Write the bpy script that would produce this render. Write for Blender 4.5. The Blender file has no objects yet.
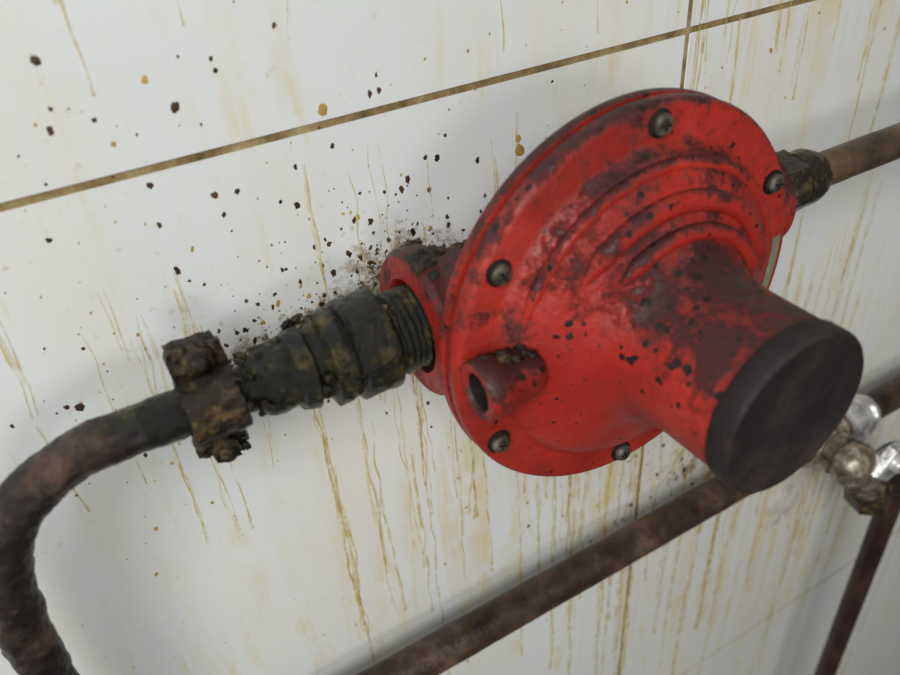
import bpy, bmesh, math, random
from mathutils import Vector, Matrix, noise

random.seed(7)
S = 0.15      # metres per layout unit
Z0 = 1.60     # height of layout origin above the floor
sc = bpy.context.scene
sc.view_settings.view_transform = 'Standard'
sc.view_settings.look = 'None'

def W(a, b, h):
    """wall layout -> world: a right along wall, b down, h out of the wall"""
    return Vector((a*S, -h*S, Z0 - b*S))
OUT = Vector((0, -1, 0)); LEFT = Vector((-1, 0, 0)); RIGHT = Vector((1, 0, 0)); DOWN = Vector((0, 0, -1))

# ------------------------------------------------------------ materials
def ramp(nt, fac, stops):
    n = nt.nodes.new('ShaderNodeValToRGB')
    el = n.color_ramp.elements
    while len(el) > 1: el.remove(el[-1])
    el[0].position, el[0].color = stops[0][0], (*stops[0][1], 1)
    for p, c in stops[1:]:
        e = el.new(p); e.color = (*c, 1)
    nt.links.new(fac, n.inputs[0]); return n.outputs[0]
def mixc(nt, fac, c1, c2):
    n = nt.nodes.new('ShaderNodeMix'); n.data_type = 'RGBA'
    for s, v in ((n.inputs['Factor'], fac), (n.inputs[6], c1), (n.inputs[7], c2)):
        if isinstance(v, (int, float)): s.default_value = v
        elif isinstance(v, tuple): s.default_value = (*v, 1)
        else: nt.links.new(v, s)
    return n.outputs[2]
def math_n(nt, op, a, b=None):
    n = nt.nodes.new('ShaderNodeMath'); n.operation = op; n.use_clamp = False
    for i, v in enumerate((a, b)):
        if v is None: continue
        if isinstance(v, (int, float)): n.inputs[i].default_value = v
        else: nt.links.new(v, n.inputs[i])
    return n.outputs[0]
def coords(nt, scale=(1, 1, 1)):
    t = nt.nodes.new('ShaderNodeTexCoord'); m = nt.nodes.new('ShaderNodeMapping')
    m.inputs['Scale'].default_value = scale
    nt.links.new(t.outputs['Object'], m.inputs[0]); return m.outputs[0]
def tnoise(nt, co, scale, detail=4, rough=0.6, dist=0):
    n = nt.nodes.new('ShaderNodeTexNoise'); n.inputs['Scale'].default_value = scale
    n.inputs['Detail'].default_value = detail; n.inputs['Roughness'].default_value = rough
    n.inputs['Distortion'].default_value = dist
    nt.links.new(co, n.inputs['Vector']); return n.outputs[0]
def vor(nt, co, scale):
    n = nt.nodes.new('ShaderNodeTexVoronoi'); n.inputs['Scale'].default_value = scale
    nt.links.new(co, n.inputs['Vector']); return n.outputs[0], n.outputs[1]
BW = lambda lo, hi: [(lo, (0, 0, 0)), (hi, (1, 1, 1))]
def newmat(name):
    m = bpy.data.materials.new(name); m.use_nodes = True
    return m, m.node_tree, m.node_tree.nodes['Principled BSDF']
def bump(nt, bs, hgt, st, dist=0.001):
    b = nt.nodes.new('ShaderNodeBump'); b.inputs['Strength'].default_value = st
    b.inputs['Distance'].default_value = dist
    nt.links.new(hgt, b.inputs['Height']); nt.links.new(b.outputs[0], bs.inputs['Normal'])
def patch(nt, a, b, ra, rb):
    """soft elliptical dirt zone on the wall around layout point (a, b): 1 in the middle, 0 outside"""
    co = coords(nt, (1/(ra*S), 0, 1/(rb*S)))
    p = W(a, b, 0)
    n = nt.nodes.new('ShaderNodeVectorMath'); n.operation = 'DISTANCE'
    nt.links.new(co, n.inputs[0]); n.inputs[1].default_value = (p.x/(ra*S), 0, p.z/(rb*S))
    return math_n(nt, 'MAXIMUM', math_n(nt, 'SUBTRACT', 1.0, n.outputs['Value']), 0.0)

def make_red(name, bias):
    m, nt, bs = newmat(name)
    co = coords(nt)
    base = ramp(nt, tnoise(nt, co, 40, 5), [(0.3, (0.235, 0.011, 0.008)), (0.55, (0.36, 0.020, 0.012)), (0.75, (0.47, 0.042, 0.022))])
    g = nt.nodes.new('ShaderNodeNewGeometry'); sx = nt.nodes.new('ShaderNodeSeparateXYZ')
    nt.links.new(g.outputs['Normal'], sx.inputs[0])
    up = math_n(nt, 'ADD', math_n(nt, 'MULTIPLY', math_n(nt, 'MAXIMUM', sx.outputs[2], -0.35), 0.17), bias)
    thin = ramp(nt, math_n(nt, 'ADD', tnoise(nt, co, 30, 7, 0.68), up), BW(0.45, 0.76))
    c = mixc(nt, math_n(nt, 'MULTIPLY', thin, 0.72), base, (0.085, 0.013, 0.010))
    f = math_n(nt, 'ADD', tnoise(nt, co, 105, 10, 0.78, 0.2), up)
    film = ramp(nt, f, BW(0.57, 0.66))
    c = mixc(nt, math_n(nt, 'MULTIPLY', film, 0.88), c, (0.022, 0.009, 0.008))
    fine = ramp(nt, math_n(nt, 'ADD', tnoise(nt, co, 480, 5, 0.7), math_n(nt, 'MULTIPLY', up, 0.7)), BW(0.60, 0.69))
    c = mixc(nt, math_n(nt, 'MULTIPLY', fine, 0.65), c, (0.04, 0.012, 0.009))
    d, rc = vor(nt, co, 420)
    sep = nt.nodes.new('ShaderNodeSeparateColor'); nt.links.new(rc, sep.inputs[0])
    lowd = math_n(nt, 'ADD', tnoise(nt, co, 34, 3), up)
    thr = math_n(nt, 'MULTIPLY', ramp(nt, lowd, BW(0.38, 0.64)), 0.42)
    thr = math_n(nt, 'MULTIPLY', thr, ramp(nt, sep.outputs[0], BW(0.25, 0.9)))
    wob = math_n(nt, 'ADD', d, math_n(nt, 'MULTIPLY', math_n(nt, 'SUBTRACT', tnoise(nt, co, 700, 3), 0.5), 0.7))
    sp = math_n(nt, 'LESS_THAN', wob, thr)
    c = mixc(nt, sp, c, (0.014, 0.007, 0.006))
    nt.links.new(c, bs.inputs['Base Color'])
    nt.links.new(ramp(nt, tnoise(nt, co, 120, 4), [(0.3, (0.36,)*3), (0.7, (0.6,)*3)]), bs.inputs['Roughness'])
    bs.inputs['Specular IOR Level'].default_value = 0.36
    bump(nt, bs, math_n(nt, 'ADD', tnoise(nt, co, 260, 5), math_n(nt, 'MULTIPLY', film, 0.5)), 0.45)
    return m
RED = make_red('red_enamel_greasy', 0.0)
RED2 = make_red('red_enamel_sooty', 0.05)

def grime(name, c1, c2, c3, r1, r2, sc1=60, bst=0.6, metal=0.0, sc2=300, spec=0.5):
    m, nt, bs = newmat(name); co = coords(nt)
    base = ramp(nt, tnoise(nt, co, sc1, 7, 0.68), [(0.35, c1), (0.52, c2), (0.70, c3)])
    nt.links.new(base, bs.inputs['Base Color'])
    nt.links.new(ramp(nt, tnoise(nt, co, sc1*1.6, 4), [(0.35, (r1,)*3), (0.65, (r2,)*3)]), bs.inputs['Roughness'])
    bs.inputs['Metallic'].default_value = metal
    bs.inputs['Specular IOR Level'].default_value = spec
    bump(nt, bs, tnoise(nt, co, sc2, 6, 0.7), bst)
    return m
BLACK = grime('black_grease_pipe', (0.0015, 0.002, 0.0012), (0.005, 0.006, 0.002), (0.075, 0.055, 0.012), 0.06, 0.18, 160, 1.0, 0, 560, 0.42)
CRUST = grime('brown_grease_crust', (0.005, 0.003, 0.002), (0.018, 0.011, 0.005), (0.16, 0.10, 0.03), 0.10, 0.35, 180, 1.0, 0, 420, 0.38)
BEND = grime('dirty_brown_pipe', (0.004, 0.003, 0.003), (0.015, 0.008, 0.006), (0.10, 0.052, 0.030), 0.08, 0.28, 95, 1.0, 0, 420, 0.42)
COPPER = grime('tarnished_copper', (0.014, 0.008, 0.006), (0.046, 0.026, 0.017), (0.125, 0.074, 0.048), 0.20, 0.42, 65, 0.5, 0, 300, 0.36)
COPPER2 = grime('brown_copper', (0.040, 0.023, 0.012), (0.085, 0.052, 0.029), (0.14, 0.09, 0.054), 0.3, 0.55, 60, 0.4, 0, 300, 0.35)
PURPLE = grime('dark_copper', (0.016, 0.007, 0.007), (0.036, 0.015, 0.013), (0.075, 0.035, 0.03), 0.3, 0.5, 50, 0.4, 0, 300, 0.35)
CAPM = grime('black_plastic_cap', (0.011, 0.008, 0.008), (0.018, 0.013, 0.013), (0.036, 0.025, 0.022), 0.5, 0.75, 80, 0.4, 0, 350, 0.30)
SCREW = grime('dirty_screw_metal', (0.025, 0.022, 0.015), (0.09, 0.08, 0.055), (0.28, 0.25, 0.20), 0.3, 0.6, 200, 0.6, 0.4)
BRASS = grime('grimy_brass', (0.03, 0.022, 0.013), (0.20, 0.165, 0.11), (0.58, 0.52, 0.42), 0.14, 0.35, 170, 0.4, 0.35)
CHROME = grime('dull_chrome', (0.18, 0.17, 0.15), (0.62, 0.61, 0.60), (0.88, 0.88, 0.87), 0.12, 0.3, 130, 0.2, 0.55)
HOLE = grime('dark_bore', (0.004, 0.004, 0.004), (0.01, 0.008, 0.006), (0.02, 0.014, 0.01), 0.5, 0.7, 60, 0.3, 0, 300, 0.2)
LABEL = grime('faded_label', (0.08, 0.09, 0.05), (0.15, 0.16, 0.10), (0.24, 0.24, 0.17), 0.4, 0.6, 120, 0.2)
TAPE = grime('torn_paper', (0.42, 0.38, 0.31), (0.58, 0.55, 0.48), (0.68, 0.66, 0.60), 0.6, 0.8, 90, 0.3)
SPD = grime('dried_grease_dark', (0.016, 0.008, 0.005), (0.05, 0.024, 0.010), (0.13, 0.065, 0.022), 0.4, 0.6, 90, 0.2)
SPY = grime('dried_grease_ochre', (0.20, 0.12, 0.025), (0.38, 0.25, 0.06), (0.54, 0.40, 0.14), 0.4, 0.6, 60, 0.2)

def make_tile():
    m, nt, bs = newmat('glazed_white_tile'); co = coords(nt)
    base = ramp(nt, tnoise(nt, co, 6, 4), [(0.3, (0.63, 0.645, 0.64)), (0.7, (0.70, 0.715, 0.70))])
    big = ramp(nt, tnoise(nt, co, 9, 3), BW(0.30, 0.54))
    soft = ramp(nt, tnoise(nt, coords(nt, (1, 1, 0.25)), 35, 5, 0.6), BW(0.45, 0.75))
    c = mixc(nt, math_n(nt, 'MULTIPLY', soft, 0.30), base, (0.68, 0.58, 0.29))
    # heavy zones: below the fitting/regulator, around and below the right part of the lower pipe, top right
    z = math_n(nt, 'ADD', patch(nt, 0.75, 1.15, 0.85, 0.55), patch(nt, 1.7, 1.9, 0.9, 0.9))
    z = math_n(nt, 'ADD', z, patch(nt, 1.45, 0.25, 0.75, 0.6))
    st = ramp(nt, math_n(nt, 'ADD', tnoise(nt, coords(nt, (1, 1, 0.08)), 140, 6, 0.68, 0.6), math_n(nt, 'MULTIPLY', z, 0.13)), BW(0.52, 0.68))
    brk = ramp(nt, math_n(nt, 'ADD', tnoise(nt, co, 70, 6, 0.72), math_n(nt, 'MULTIPLY', z, 0.12)), BW(0.43, 0.60))
    f = math_n(nt, 'MULTIPLY', math_n(nt, 'MULTIPLY', st, brk), math_n(nt, 'MULTIPLY', big, 0.70))
    c = mixc(nt, f, c, (0.62, 0.48, 0.16))
    sm = ramp(nt, tnoise(nt, co, 260, 6, 0.75), BW(0.60, 0.69))
    c = mixc(nt, math_n(nt, 'MULTIPLY', sm, math_n(nt, 'MULTIPLY', big, 0.7)), c, (0.46, 0.33, 0.12))
    # brown grease smear behind the inlet fitting
    k = math_n(nt, 'ADD', patch(nt, 0.44, 0.65, 0.20, 0.15), patch(nt, 0.24, 0.70, 0.20, 0.08))
    k = math_n(nt, 'ADD', k, math_n(nt, 'MULTIPLY', patch(nt, 1.22, 1.50, 0.28, 0.20), 0.7))
    s1 = ramp(nt, math_n(nt, 'ADD', math_n(nt, 'MULTIPLY', k, 0.34), tnoise(nt, co, 170, 7, 0.78)), BW(0.66, 0.78))
    c = mixc(nt, math_n(nt, 'MULTIPLY', s1, 0.75), c, (0.20, 0.12, 0.035))
    s2 = ramp(nt, math_n(nt, 'ADD', math_n(nt, 'MULTIPLY', k, 0.36), tnoise(nt, co, 330, 7, 0.8)), BW(0.76, 0.82))
    c = mixc(nt, math_n(nt, 'MULTIPLY', s2, 0.9), c, (0.03, 0.018, 0.008))
    nt.links.new(c, bs.inputs['Base Color'])
    bs.inputs['Roughness'].default_value = 0.38
    bump(nt, bs, tnoise(nt, co, 12, 2), 0.08, 0.004)
    return m
TILE = make_tile()
GROUT = grime('greasy_grout', (0.10, 0.065, 0.028), (0.25, 0.18, 0.085), (0.42, 0.34, 0.20), 0.8, 0.95, 90, 0.6, 0, 300, 0.1)
FLOORM = grime('floor_tile', (0.25, 0.24, 0.22), (0.32, 0.31, 0.29), (0.4, 0.39, 0.37), 0.4, 0.6, 6, 0.1)
def make_film(name, col, lo, hi, amt):
    m, nt, bs = newmat(name); co = coords(nt)
    bs.inputs['Base Color'].default_value = (*col, 1); bs.inputs['Roughness'].default_value = 0.4
    a = ramp(nt, tnoise(nt, co, 150, 6, 0.72), BW(lo, hi))
    nt.links.new(math_n(nt, 'MULTIPLY', a, amt), bs.inputs['Alpha'])
    return m
DRIP = make_film('grease_drip_film', (0.62, 0.45, 0.10), 0.37, 0.64, 0.68)
DRIPW = make_film('grease_drip_wide_film', (0.70, 0.57, 0.20), 0.34, 0.70, 0.48)

# ------------------------------------------------------------ mesh helpers
def finish(name, bm, mats, parent=None, sharp=35, normals=True):
    if normals: bmesh.ops.recalc_face_normals(bm, faces=bm.faces)
    for e in bm.edges:
        if len(e.link_faces) == 2 and e.calc_face_angle(0) > math.radians(sharp): e.smooth = False
    for f in bm.faces: f.smooth = True
    me = bpy.data.meshes.new(name); bm.to_mesh(me); bm.free()
    for m in (mats if isinstance(mats, (list, tuple)) else [mats]): me.materials.append(m)
    o = bpy.data.objects.new(name, me); sc.collection.objects.link(o)
    if parent: o.parent = parent
    return o
def group(name):
    e = bpy.data.objects.new(name, None); e.empty_display_size = 0.02
    sc.collection.objects.link(e); return e
def frame(ax):
    w = ax.normalized()
    t = Vector((0, 0, 1)) if abs(w.z) < 0.9 else Vector((1, 0, 0))
    u = t.cross(w).normalized(); v = w.cross(u); return u, v, w
def fnoise(p, lf):
    return noise.noise(p*lf) + 0.6*noise.noise(p*lf*2.3) + 0.35*noise.noise(p*lf*5.1)
def lathe(bm, prof, org, ax, segs=64, mi=0, lump=0, lf=120, sub=1):
    u, v, w = frame(ax); rings = []
    if sub > 1:
        P = []
        for (r0, t0), (r1, t1) in zip(prof, prof[1:]):
            for k in range(sub): P.append((r0+(r1-r0)*k/sub, t0+(t1-t0)*k/sub))
        prof = P+[prof[-1]]
    for r, t in prof:
        c = org + w*t*S
        if r < 1e-6: rings.append([bm.verts.new(c)]); continue
        ring = []
        for i in range(segs):
            th = 2*math.pi*i/segs; d = u*math.cos(th) + v*math.sin(th)
            p = c + d*r*S
            if lump: p = p + d*(lump*S*fnoise(p, lf))
            ring.append(bm.verts.new(p))
        rings.append(ring)
    for A, B in zip(rings, rings[1:]):
        for i in range(segs):
            j = (i+1) % segs
            if len(A) == 1 and len(B) == 1: continue
            if len(A) == 1: f = bm.faces.new((A[0], B[i], B[j]))
            elif len(B) == 1: f = bm.faces.new((A[i], A[j], B[0]))
            else: f = bm.faces.new((A[i], A[j], B[j], B[i]))
            f.material_index = mi
def prism(bm, n, R, t0, t1, org, ax, mi=0, rot=0, ch=0.12):
    u, v, w = frame(ax); rings = []
    L = t1 - t0
    for r, t in ((R*(1-ch), t0), (R, t0+L*ch), (R, t1-L*ch), (R*(1-ch), t1)):
        rings.append([bm.verts.new(org + w*t*S + (u*math.cos(rot+2*math.pi*i/n) + v*math.sin(rot+2*math.pi*i/n))*r*S) for i in range(n)])
    for A, B in zip(rings, rings[1:]):
        for i in range(n): bm.faces.new((A[i], A[(i+1) % n], B[(i+1) % n], B[i])).material_index = mi
    bm.faces.new(rings[0]).material_index = mi; bm.faces.new(rings[-1]).material_index = mi
def spline(pts, n=10):
    out = []
    P = [pts[0]] + pts + [pts[-1]]
    for i in range(1, len(P)-2):
        p0, p1, p2, p3 = P[i-1], P[i], P[i+1], P[i+2]
        for k in range(n):
            t = k/n
            out.append(0.5*((2*p1)+(p2-p0)*t+(2*p0-5*p1+4*p2-p3)*t*t+(3*p1-p0-3*p2+p3)*t*t*t))
    out.append(pts[-1]); return out
def tube(bm, path, r, segs=28, mi=0, lump=0, lf=120, caps=True):
    rings = []
    t0 = (path[1]-path[0]).normalized(); u, v, w = frame(t0)
    for i, p in enumerate(path):
        a = path[max(0, i-1)]; b = path[min(len(path)-1, i+1)]
        t = (b-a).normalized(); q = w.rotation_difference(t); u = q @ u; w = t; v = w.cross(u)
        rr = r(i/(len(path)-1)) if callable(r) else r
        ring = []
        for k in range(segs):
            th = 2*math.pi*k/segs; d = u*math.cos(th)+v*math.sin(th)
            pt = p + d*rr*S
            if lump: pt = pt + d*(lump*S*fnoise(pt, lf))
            ring.append(bm.verts.new(pt))
        rings.append(ring)
    for A, B in zip(rings, rings[1:]):
        for k in range(segs): bm.faces.new((A[k], A[(k+1) % segs], B[(k+1) % segs], B[k])).material_index = mi
    if caps: bm.faces.new(rings[0]).material_index = mi; bm.faces.new(rings[-1]).material_index = mi
def blob(bm, c, r, mi=0, sq=(1, 1, 1), lump=0.35, sub=2):
    res = bmesh.ops.create_icosphere(bm, subdivisions=sub, radius=1)
    for vv in res['verts']:
        k = 1 + lump*noise.noise(vv.co*1.6 + c*90)
        vv.co = c + Vector((vv.co.x*sq[0], vv.co.y*sq[1], vv.co.z*sq[2]))*k*r*S
        for f in vv.link_faces: f.material_index = mi
def seg(p, q, n=40): return [p.lerp(q, i/n) for i in range(n+1)]

# ------------------------------------------------------------ wall and floor
bm = bmesh.new()
va0, pa = 1.022, 1.50; hb0, pb = 0.378, 2.24; gw = 0.0055
def box(bm, x0, x1, y0, y1, z0, z1, mi, bev=0):
    r = bmesh.ops.create_cube(bm, size=1)
    for v in r['verts']:
        v.co = Vector(((x0+x1)/2+v.co.x*(x1-x0), (y0+y1)/2+v.co.y*(y1-y0), (z0+z1)/2+v.co.z*(z1-z0)))
    fs = {f for v in r['verts'] for f in v.link_faces}
    for f in fs: f.material_index = mi
    if bev:
        es = [e for e in {e for v in r['verts'] for e in v.link_edges} if all(v.co.y < y0+1e-5 for v in e.verts)]
        bmesh.ops.bevel(bm, geom=es, offset=bev, segments=3, affect='EDGES')
for i in range(-7, 11):
    for j in range(-4, 5):
        x0 = (va0+i*pa+gw/2)*S; x1 = (va0+(i+1)*pa-gw/2)*S
        z1 = Z0-(hb0+j*pb+gw/2)*S; z0 = Z0-(hb0+(j+1)*pb-gw/2)*S
        if z1 < 0.05: continue
        z0 = max(z0, 0.001)
        box(bm, x0, x1, 0.0, 0.008, z0, z1, 0, 0.0005)
box(bm, (va0-7*pa)*S, (va0+11*pa)*S, 0.00028, 0.06, 0.0, Z0-(hb0-4*pb)*S, 1)
finish('wall_back', bm, [TILE, GROUT], sharp=60)
bm = bmesh.new()
box(bm, (va0-7*pa)*S, (va0+11*pa)*S, -2.0, 0.06, -0.05, 0.0, 0)
finish('floor', bm, [FLOORM])

# ------------------------------------------------------------ regulator
reg = group('gas_pressure_regulator')
F = 0.68; AC, BC, HF, HP = 0.648, 0.622, 0.32, 0.176
cen = W(AC, BC, HF)
def fp(p): return [(r*F, h*F) for r, h in p]
bm = bmesh.new()
lathe(bm, fp([(0.0, -0.032), (0.30, -0.032), (0.424, -0.030), (0.430, -0.024), (0.430, -0.004), (0.424, 0.006), (0.414, 0.009), (0.362, 0.009), (0.350, 0.013),
     (0.340, 0.030), (0.332, 0.042), (0.315, 0.055), (0.29, 0.068), (0.26, 0.082), (0.23, 0.098), (0.205, 0.114), (0.186, 0.133), (0.172, 0.158), (0.164, 0.19), (0.160, 0.24), (0.159, 0.36), (0.0, 0.36)]), cen, OUT, 128)
def arc(bm, r, h, tr, a0, a1):
    u, v, w = Vector((1, 0, 0)), Vector((0, 0, 1)), OUT
    path = [cen + (u*math.cos(t)+v*math.sin(t))*r*F*S + w*h*F*S for t in [math.radians(a0+(a1-a0)*i/60) for i in range(61)]]
    tube(bm, path, lambda s: tr*F*(min(1, 0.3+8*min(s, 1-s))), 16)
arc(bm, 0.322, 0.043, 0.014, 0, 165)
arc(bm, 0.262, 0.078, 0.022, 10, 140)
arc(bm, 0.213, 0.108, 0.017, 15, 130)
finish('cover', bm, RED, reg, 50)
bm = bmesh.new()
lathe(bm, fp([(0.0, -0.037), (0.40, -0.037), (0.430, -0.040), (0.432, -0.048), (0.430, -0.062), (0.42, -0.068), (0.35, -0.070), (0.33, -0.09), (0.30, -0.14), (0.24, -0.22), (0.17, -0.27), (0.14, -0.32), (0.12, -0.40), (0.0, -0.40)]), cen, OUT, 128)
finish('lower_housing', bm, RED2, reg)
bm = bmesh.new()
lathe(bm, fp([(0.0, 0.361), (0.155, 0.361), (0.1625, 0.363), (0.164, 0.367), (0.164, 0.401), (0.161, 0.408), (0.156, 0.410), (0.152, 0.407), (0.08, 0.408), (0.0, 0.407)]), cen, OUT, 96, 0, 0.0012, 60)
finish('adjuster_cap', bm, CAPM, reg, 50)
bm = bmesh.new()
for k in range(6):
    t = math.radians(88+60*k); c = cen + (Vector((1, 0, 0))*math.cos(t)+Vector((0, 0, 1))*math.sin(t))*0.392*F*S + OUT*0.008*F*S
    lathe(bm, [(0.018, 0.0), (0.018, 0.003), (0.015, 0.0045), (0.0, 0.0045)], c, OUT, 24, 1)
    lathe(bm, [(0.0140, 0.003), (0.0140, 0.009), (0.011, 0.0130), (0.0, 0.0140)], c, OUT, 24, 0)
    for q in range(2):
        ang = 0.6*k + q*math.pi/2; d = Vector((math.cos(ang), 0, math.sin(ang)))
        tube(bm, seg(c+OUT*0.0130*S-d*0.007*S, c+OUT*0.0130*S+d*0.007*S, 3), 0.002, 6, 1)
    lathe(bm, [(0.014, -0.055), (0.014, -0.06), (0.0, -0.06)], c, OUT, 6, 0)
finish('flange_screws', bm, [SCREW, HOLE], reg)
bm = bmesh.new()
lathe(bm, [(0.075, 0.0), (0.078, 0.17), (0.083, 0.20), (0.084, 0.222), (0.104, 0.230), (0.109, 0.240), (0.109, 0.268), (0.102, 0.276), (0.070, 0.278), (0.065, 0.268), (0.064, 0.23), (0.0, 0.23)], W(AC, BC, HP), LEFT, 64, 0, 0.003, 60)
lathe(bm, [(0.075, 0.0), (0.078, 0.30), (0.082, 0.34), (0.088, 0.36), (0.088, 0.39), (0.07, 0.40), (0.0, 0.40)], W(AC, BC, HP), RIGHT, 64, 0)
lathe(bm, [(0.05, 0.0), (0.05, 0.065), (0.044, 0.072), (0.0, 0.072)], W(0.43, 0.560, 0.20), OUT, 32)
lathe(bm, [(0.036, 0.0), (0.036, 0.05), (0.03, 0.056), (0.0, 0.056)], W(0.425, 0.70, 0.19), OUT, 32)
finish('pipe_sockets', bm, RED2, reg)
bm = bmesh.new()
prism(bm, 6, 0.022, 0.07, 0.09, W(0.43, 0.560, 0.20), OUT)
prism(bm, 6, 0.018, 0.05, 0.068, W(0.425, 0.70, 0.19), OUT)
finish('body_plugs', bm, CRUST, reg)
bm = bmesh.new(); vc = W(0.432, 0.612, 0.362)
lathe(bm, [(0.0, -0.026), (0.018, -0.024), (0.028, -0.016), (0.035, 0.0), (0.036, 0.036), (0.040, 0.040), (0.040, 0.066), (0.0375, 0.070), (0.027, 0.070), (0.0245, 0.066)], vc, LEFT, 48, 0)
lathe(bm, [(0.0245, 0.066), (0.022, 0.03), (0.0, 0.03)], vc, LEFT, 48, 1)
finish('vent_port', bm, [RED2, HOLE], reg, 50)
rnd = random.Random(3)
bm = bmesh.new()
for i in range(80):
    t = rnd.uniform(1.1, 2.6); a = rnd.uniform(0.385, 0.52)
    R = 0.104 if a < 0.418 else 0.080
    blob(bm, W(a, BC-R*math.sin(t), HP+R*math.cos(t)), rnd.uniform(0.004, 0.014), 0, (1.3, 0.8, 0.8), 0.8)
for i in range(18):
    blob(bm, W(rnd.uniform(0.375, 0.445), 0.612-0.035, 0.362+rnd.uniform(-0.012, 0.016)), rnd.uniform(0.003, 0.009), 0, (1.4, 1, 0.6), 0.7)
finish('grease_lumps', bm, CRUST, reg, 80)
bm = bmesh.new()
def onflange(r, t, h): return cen + Vector((math.cos(t), 0, math.sin(t)))*r*F*S + OUT*h*F*S
n = 12; t0, t1 = math.radians(-14), math.radians(6)
A = [bm.verts.new(onflange(0.384, t0+(t1-t0)*i/n, 0.0105)) for i in range(n+1)]
B = [bm.verts.new(onflange(0.408, t0+(t1-t0)*i/n, 0.0105)) for i in range(n+1)]
for i in range(n): bm.faces.new((A[i], A[i+1], B[i+1], B[i]))
finish('rating_label', bm, LABEL, reg)

# ------------------------------------------------------------ left bent pipe + fittings
lp = group('bent_gas_pipe')
pts = [W(0.36, 0.622, HP), W(0.15, 0.622, HP), W(0.02, 0.621, HP), W(-0.07, 0.624, HP), W(-0.13, 0.643, HP), W(-0.178, 0.685, HP),
       W(-0.207, 0.750, HP), W(-0.222, 0.84, HP), W(-0.229, 0.95, HP), W(-0.232, 1.2, HP), W(-0.232, 1.9, HP)]
path = spline(pts, 40) + seg(W(-0.232, 1.9, HP), W(-0.232, Z0/S, HP), 60)[1:]
bm = bmesh.new()
tube(bm, path, 0.031, 48, 0, 0.0036, 170)
for f in bm.faces:
    c = f.calc_center_median()
    x = c.x/S + 0.08*noise.noise(c*200)
    f.material_index = 0 if x > -0.02 else 1
finish('pipe', bm, [BLACK, BEND], lp, 80)
bm = bmesh.new()
lathe(bm, [(0.034, 0.0), (0.042, 0.01), (0.048, 0.03), (0.046, 0.05), (0.054, 0.055), (0.057, 0.075), (0.048, 0.08), (0.050, 0.095), (0.064, 0.10), (0.066, 0.118), (0.062, 0.13), (0.0, 0.132)],
      W(0.135, BC, HP), RIGHT, 96, 0, 0.004, 170, 6)
lathe(bm, [(0.0, 0.0), (0.062, 0.0), (0.071, 0.006), (0.072, 0.055), (0.063, 0.060), (0.0, 0.060)], W(0.265, BC, HP), RIGHT, 96, 0, 0.005, 130, 8)
thr = [(0.0, 0.0)]
for i in range(9): thr += [(0.055, 0.006*i*1.6), (0.060, 0.006*i*1.6+0.004), (0.055, 0.006*i*1.6+0.008)]
thr += [(0.054, 0.10), (0.0, 0.10)]
lathe(bm, thr, W(0.318, BC, HP), RIGHT, 96, 0, 0.004, 150, 2)
for i in range(120):
    a = rnd.uniform(0.12, 0.33); t = rnd.uniform(-0.4, math.pi+0.4)
    R = 0.045 if a < 0.2 else 0.064
    blob(bm, W(a, BC-R*math.sin(t), HP+R*math.cos(t)), rnd.uniform(0.002, 0.006), 1 if rnd.random() < .3 else 0, (1.2, 1, 1), 0.8)
finish('union_fitting', bm, [BLACK, CRUST], lp, 80)

cl = group('pipe_clamp')
bm = bmesh.new()
ca = 0.082
def strap(pts2, w0, w1, th, n, mi=0):
    P = spline(pts2, n); rows = []
    for i, (b, h) in enumerate([(q.x, q.y) for q in P]):
        a0 = Vector((P[max(0, i-1)].x, P[max(0, i-1)].y)); a1 = Vector((P[min(len(P)-1, i+1)].x, P[min(len(P)-1, i+1)].y))
        t = (a1-a0).normalized(); nn = Vector((t.y, -t.x))
        row = []; K = 10
        edge = [(w0+(w1-w0)*k/K, 1) for k in range(K+1)] + [(w1+(w0-w1)*k/K, -1) for k in range(K+1)]
        for a, k in edge:
            q = W(a, b+nn.x*th*k/2, h+nn.y*th*k/2)
            q += Vector((fnoise(q, 170), fnoise(q+Vector((5, 5, 5)), 170), fnoise(q+Vector((9, 1, 5)), 170)))*0.005*S
            row.append(bm.verts.new(q))
        rows.append(row)
    m = len(rows[0])
    for A, B in zip(rows, rows[1:]):
        for k in range(m): bm.faces.new((A[k], A[(k+1) % m], B[(k+1) % m], B[k])).material_index = mi
    bm.faces.new(rows[0]); bm.faces.new(rows[-1])
V3 = lambda b, h: Vector((b, h, 0))
Rr = 0.041
ring = [V3(BC-Rr*math.cos(t), HP+Rr*math.sin(t)) for t in [math.radians(x) for x in range(-20, 201, 20)]]
strap([V3(0.545, 0.155), V3(0.56, 0.155), V3(0.575, 0.158)] + ring + [V3(0.669, 0.158), V3(0.685, 0.155), V3(0.715, 0.155)], ca-0.034, ca+0.034, 0.013, 6)
strap([V3(0.545, 0.140), V3(0.72, 0.140)], ca-0.032, ca+0.032, 0.014, 24)
tube(bm, seg(W(ca+0.01, 0.675, -0.002), W(ca+0.01, 0.675, 0.14), 10), 0.014, 14)
for b in (0.558, 0.705):
    prism(bm, 6, 0.021, 0.0, 0.020, W(ca, b, 0.162), OUT, 0, b)
    lathe(bm, [(0.011, 0.0), (0.011, 0.028), (0.0, 0.032)], W(ca, b, 0.162), OUT, 16)
    lathe(bm, [(0.012, 0.0), (0.012, -0.03), (0.0, -0.032)], W(ca, b, 0.162), OUT, 16)
for i in range(60):
    b = rnd.choice([rnd.gauss(0.558, 0.012), rnd.gauss(0.705, 0.013), rnd.uniform(0.58, 0.67)])
    hh = 0.163 if not 0.58 < b < 0.665 else HP + math.sqrt(max(0, Rr**2-(b-BC)**2))
    blob(bm, W(ca+rnd.uniform(-0.03, 0.03), b, hh), rnd.uniform(0.004, 0.010), 0, (1.2, 0.8, 1), 0.7)
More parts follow.
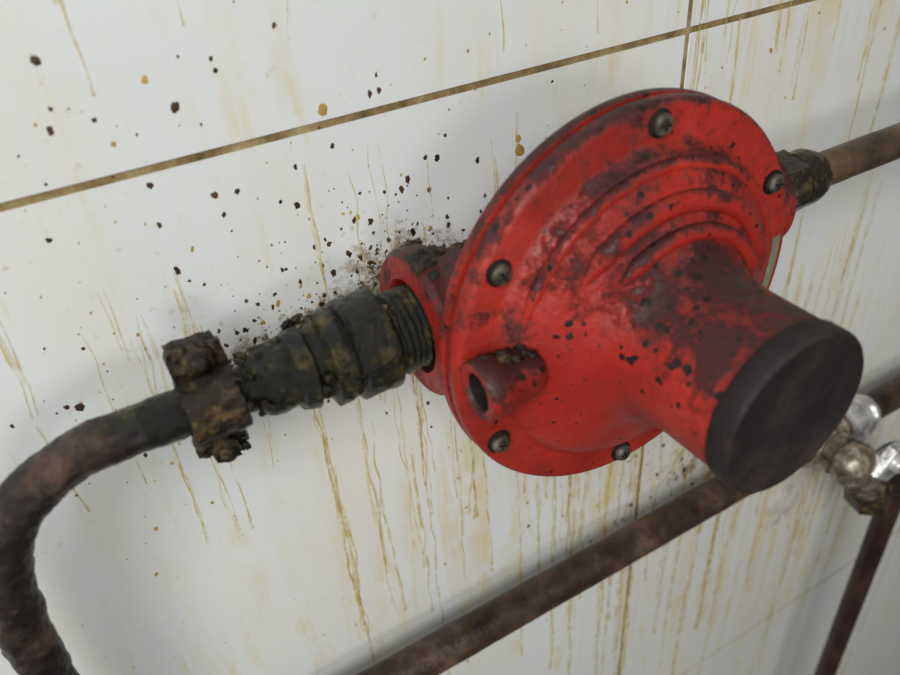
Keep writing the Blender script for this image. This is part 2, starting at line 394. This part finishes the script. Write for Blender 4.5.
finish('clamp_band', bm, [CRUST], cl, 70)

# ------------------------------------------------------------ right upper pipe
rp = group('straight_gas_pipe')
bm = bmesh.new()
tube(bm, seg(W(1.02, BC, HP), W(6.5, BC, HP), 120), 0.032, 32, 0, 0.001, 60)
finish('pipe', bm, COPPER2, rp, 80)
bm = bmesh.new()
prism(bm, 6, 0.060, 0.0, 0.075, W(1.055, BC, HP), RIGHT, 0, 0.2)
lathe(bm, [(0.0, 0.0), (0.048, 0.0), (0.050, 0.03), (0.044, 0.05), (0.036, 0.065), (0.0, 0.065)], W(1.13, BC, HP), RIGHT, 40, 0, 0.004)
finish('compression_nut', bm, CRUST, rp, 40)

# ------------------------------------------------------------ lower pipe with tee + drop pipe
lo = group('lower_gas_pipe'); BL, HL = 1.535, 0.095
bm = bmesh.new()
tube(bm, seg(W(-3.5, BL, HL), W(6.5, BL, HL), 400), 0.042, 40, 0, 0.0012, 100)
finish('pipe', bm, COPPER, lo, 80)

gv = group('gas_branch_valve')
bm = bmesh.new()
lathe(bm, [(0.044, 0), (0.056, 0.0), (0.060, 0.01), (0.060, 0.13), (0.056, 0.14), (0.044, 0.14)], W(1.50, BL, HL), RIGHT, 40, 0, 0.003, 120, 3)
lathe(bm, [(0.0, 0.0), (0.044, 0.0), (0.048, 0.05), (0.060, 0.055), (0.060, 0.075), (0.050, 0.08), (0.062, 0.095), (0.066, 0.12), (0.057, 0.145), (0.035, 0.160), (0.0, 0.164)], W(1.575, BL+0.005, HL), OUT, 40, 0, 0.001, 100, 2)
tube(bm, spline([W(1.575, BL+0.01, 0.20), W(1.62, BL+0.06, 0.208), W(1.66, BL+0.11, 0.208), W(1.70, BL+0.17, 0.205)], 10), 0.045, 36, 0, 0.001, 120)
lathe(bm, [(0.0, 0.0), (0.056, 0.0), (0.059, 0.008), (0.056, 0.022), (0.0, 0.022)], W(1.66, BL+0.11, 0.206), Vector((0.55, 0, -0.8)), 36)
finish('elbow_body', bm, BRASS, gv, 60)
bm = bmesh.new()
prism(bm, 6, 0.070, 0.0, 0.045, W(1.665, BL, HL), RIGHT, 0, 0.3)
lathe(bm, [(0.044, 0), (0.060, 0.0), (0.062, 0.02), (0.052, 0.03), (0.058, 0.04), (0.050, 0.06), (0.043, 0.062)], W(1.712, BL, HL), RIGHT, 32)
# lever of the valve: tapered plate with rounded hub
P = [(1.60, BL+0.035), (1.665, BL-0.035), (1.735, BL-0.03), (1.78, BL+0.03), (1.735, BL+0.075), (1.66, BL+0.085)]
lo_ = [bm.verts.new(W(a, b, 0.238)) for a, b in P]; hi_ = [bm.verts.new(W(1.69+(a-1.69)*0.88, BL+0.025+(b-BL-0.025)*0.88, 0.262)) for a, b in P]
for i in range(6): bm.faces.new((lo_[i], lo_[(i+1) % 6], hi_[(i+1) % 6], hi_[i]))
bm.faces.new(lo_); bm.faces.new(hi_)
lathe(bm, [(0.0, 0.0), (0.024, 0.0), (0.024, 0.035), (0.018, 0.042), (0.0, 0.044)], W(1.68, BL+0.02, 0.24), OUT, 24)
tube(bm, seg(W(1.60, BL+0.03, 0.225), W(1.74, BL+0.02, 0.236), 6), 0.024, 16)
finish('chrome_nuts', bm, CHROME, gv, 40)
dd = Vector((0.35, 0, -1)).normalized()
bm = bmesh.new()
prism(bm, 6, 0.064, 0.0, 0.080, W(1.70, BL+0.16, 0.205), dd, 0, 0.2)
lathe(bm, [(0.0, 0.078), (0.05, 0.078), (0.046, 0.095), (0.03, 0.105), (0.0, 0.105)], W(1.70, BL+0.16, 0.205), dd, 32)
tube(bm, spline([W(1.70, BL+0.12, 0.205), W(1.77, BL+0.10, 0.205), W(1.83, BL+0.12, 0.205), W(1.858, BL+0.18, 0.205), W(1.865, BL+0.26, 0.205)], 8), 0.042, 28, 0, 0.003, 100)
finish('drop_nut', bm, CRUST, gv, 40)
dp = group('drop_gas_pipe')
bm = bmesh.new()
tube(bm, seg(W(1.862, BL+0.22, 0.205), W(1.88, 6.0, 0.205), 80)+seg(W(1.88, 6.0, 0.205), W(1.88, Z0/S, 0.205), 20)[1:], 0.033, 28, 0, 0.001)
finish('pipe', bm, PURPLE, dp, 80)

bm = bmesh.new()
c = (1.66, 1.90); ring = []
for i in range(40):
    t = 2*math.pi*i/40; r = 0.11*(1+1.2*noise.noise(Vector((math.cos(t)*3, math.sin(t)*3, 3))))
    ring.append(bm.verts.new(W(c[0]+r*math.cos(t)*0.7, c[1]+r*math.sin(t)*1.2, 0.0)))
ctr = bm.verts.new(W(c[0], c[1], 0.010))
for i in range(40): bm.faces.new((ctr, ring[i], ring[(i+1) % 40]))
finish('torn_paper_scrap', bm, TAPE, None, 80)

# ------------------------------------------------------------ grease splatter and drips on the wall
bm = bmesh.new()
def drop(a, b, r, mi, el=1.0, ang=0):
    n = 14; c = W(a, b, 0); rim = []; mid = []
    for i in range(n):
        t = 2*math.pi*i/n
        k = 1+0.6*noise.noise(Vector((math.cos(t)*1.3+a*37, math.sin(t)*1.3+b*41, 0)))
        x, z = math.cos(t)*k, math.sin(t)*k*el
        x, z = x*math.cos(ang)-z*math.sin(ang), x*math.sin(ang)+z*math.cos(ang)
        rim.append(bm.verts.new(c+Vector((x*r*S, 0.00002, z*r*S))))
        mid.append(bm.verts.new(c+Vector((x*r*S*0.75, -r*S*0.05, z*r*S*0.75))))
    top = bm.verts.new(c+Vector((0, -r*S*0.07, 0)))
    for i in range(n):
        j = (i+1) % n
        for f in (bm.faces.new((rim[i], rim[j], mid[j], mid[i])), bm.faces.new((mid[i], mid[j], top))): f.material_index = mi
rs = random.Random(21)
def cluster(n, ca_, cb, sa, sb, r0, r1, pd):
    for _ in range(n):
        a, b = rs.gauss(ca_, sa), rs.gauss(cb, sb)
        r = r0+(r1-r0)*rs.random()**3
        drop(a, b, r, 0 if rs.random() < pd else 1, rs.uniform(0.8, 1.8), rs.uniform(-0.5, 0.5))
cluster(150, 0.43, 0.61, 0.08, 0.06, 0.0013, 0.0055, 0.9)
cluster(130, 0.25, 0.67, 0.10, 0.04, 0.0013, 0.0050, 0.85)
cluster(70, 0.30, 0.54, 0.18, 0.12, 0.0012, 0.0045, 0.7)
cluster(110, 0.3, 0.3, 0.45, 0.35, 0.0012, 0.0038, 0.5)
cluster(80, 1.3, 0.3, 0.45, 0.3, 0.0012, 0.005, 0.2)
cluster(70, 0.0, 0.7, 0.2, 0.2, 0.0012, 0.0042, 0.5)
cluster(150, 1.22, 1.46, 0.16, 0.10, 0.002, 0.008, 0.8)
cluster(70, 0.6, 1.3, 0.35, 0.25, 0.0012, 0.005, 0.3)
for (a, b, r, mi) in [(0.165, 0.31, 0.0065, 0), (0.354, 0.358, 0.0075, 1), (0.032, 0.226, 0.0055, 0), (0.224, 0.277, 0.0035, 0), (0.222, 0.262, 0.003, 0), (0.441, 0.35, 0.0045, 0), (0.109, 0.398, 0.005, 0),
                      (-0.07, 0.682, 0.007, 0), (-0.085, 0.675, 0.004, 0), (0.185, 0.434, 0.005, 0), (0.215, 0.437, 0.004, 0), (0.293, 0.482, 0.005, 0), (0.021, 0.304, 0.005, 0), (0.03, 0.28, 0.003, 0),
                      (0.675, 0.50, 0.010, 1), (0.672, 0.48, 0.006, 1), (0.14, 0.27, 0.005, 1), (0.36, 0.41, 0.004, 0)]:
    drop(a, b, r, mi, 1.2)
finish('grease_splatter', bm, [SPD, SPY], None, 80)

bm = bmesh.new()
def drip(a, b0, L, w, mi=0):
    n = max(8, int(L/0.012)); pr = None; ph = rs.uniform(0, 50)
    for i in range(n+1):
        s = i/n; b = b0+L*s
        x = a+0.011*noise.noise(Vector((ph, b*5, 0)))+0.006*noise.noise(Vector((ph, b*17, 7)))
        ww = w*(0.35+0.9*abs(noise.noise(Vector((ph, b*18, 4))))+0.4*(s > 0.95))*min(1, 0.3+s*4)
        q = (bm.verts.new(W(x-ww, b, 0.0012 + 0.0002*mi)), bm.verts.new(W(x+ww, b, 0.0012+0.0002*mi)))
        if pr: bm.faces.new((pr[0], pr[1], q[1], q[0])).material_index = mi
        pr = q
def both(a0, a1, b0, b1, l0, l1, w0, w1, n):
    for _ in range(n):
        a, b, L, w = rs.uniform(a0, a1), rs.uniform(b0, b1), rs.uniform(l0, l1), rs.uniform(w0, w1)
        drip(a, b, L, w)
        if rs.random() < 0.6: drip(a+rs.uniform(-.01, .01), b, L*rs.uniform(.5, 1.1), min(0.012, w*rs.uniform(1.6, 2.6)), 1)
both(0.25, 1.75, 0.78, 1.2, 0.35, 1.1, 0.002, 0.005, 60)
both(0.9, 2.4, 1.5, 1.75, 0.3, 1.3, 0.003, 0.008, 30)
both(-0.15, 0.9, 0.40, 0.95, 0.1, 0.6, 0.0013, 0.0032, 42)
both(1.0, 2.2, -0.1, 0.4, 0.1, 0.5, 0.0018, 0.005, 44)
both(-0.2, 1.0, -0.3, 0.1, 0.1, 0.35, 0.0012, 0.0025, 24)
drip(0.545, 0.80, 0.20, 0.012); drip(0.545, 0.80, 0.5, 0.006); drip(1.02, 1.1, 1.2, 0.006)
q = [bm.verts.new(W(0.545+x, 0.80+z, -0.001 if x < 0 else 0.0012)) for x, z in ((-0.002, 0), (0.002, 0), (0.002, 0.004), (-0.002, 0.004))]
bm.faces.new(q)
finish('grease_drips', bm, [DRIP, DRIPW], None, 80)

# ------------------------------------------------------------ lights, world
def area(name, loc, tgt, size, power, col):
    l = bpy.data.lights.new(name, 'AREA'); l.size = size; l.energy = power; l.color = col; l.shape = 'DISK'
    o = bpy.data.objects.new(name, l); sc.collection.objects.link(o); o.location = loc
    o.rotation_euler = (Vector(tgt)-Vector(loc)).to_track_quat('-Z', 'Y').to_euler(); return o
area('ceiling_lamp', (-0.40, -0.66, 2.08), W(-0.2, 0.2, 0), 0.55, 9.6, (0.98, 0.995, 0.99))
area('added_glint_light', (-0.20, -1.3, 1.75), W(0.0, 0.7, 0), 0.35, 3.2, (0.99, 0.99, 0.97))  # small light added for glints on the black grease, no known fixture there
w = bpy.data.worlds.new('room_ambient'); sc.world = w; w.use_nodes = True
w.node_tree.nodes['Background'].inputs[0].default_value = (1.0, 0.97, 0.93, 1)
w.node_tree.nodes['Background'].inputs[1].default_value = 0.14

# ------------------------------------------------------------ camera
cam = bpy.data.cameras.new('camera'); co = bpy.data.objects.new('camera', cam); sc.collection.objects.link(co)
cam.sensor_width = 36; cam.lens = 31.24; cam.clip_start = 0.005
r_, u_, b_ = Vector((0.8624, -0.5019, -0.0657)), Vector((0.3403, 0.4784, 0.8096)), Vector((-0.3748, -0.7206, 0.5833))
M = Matrix((r_, u_, b_)).transposed().to_4x4(); M.translation = W(0, 0, 1.0)
co.matrix_world = M
cam.dof.use_dof = True; cam.dof.focus_distance = 0.19; cam.dof.aperture_fstop = 16
sc.camera = co
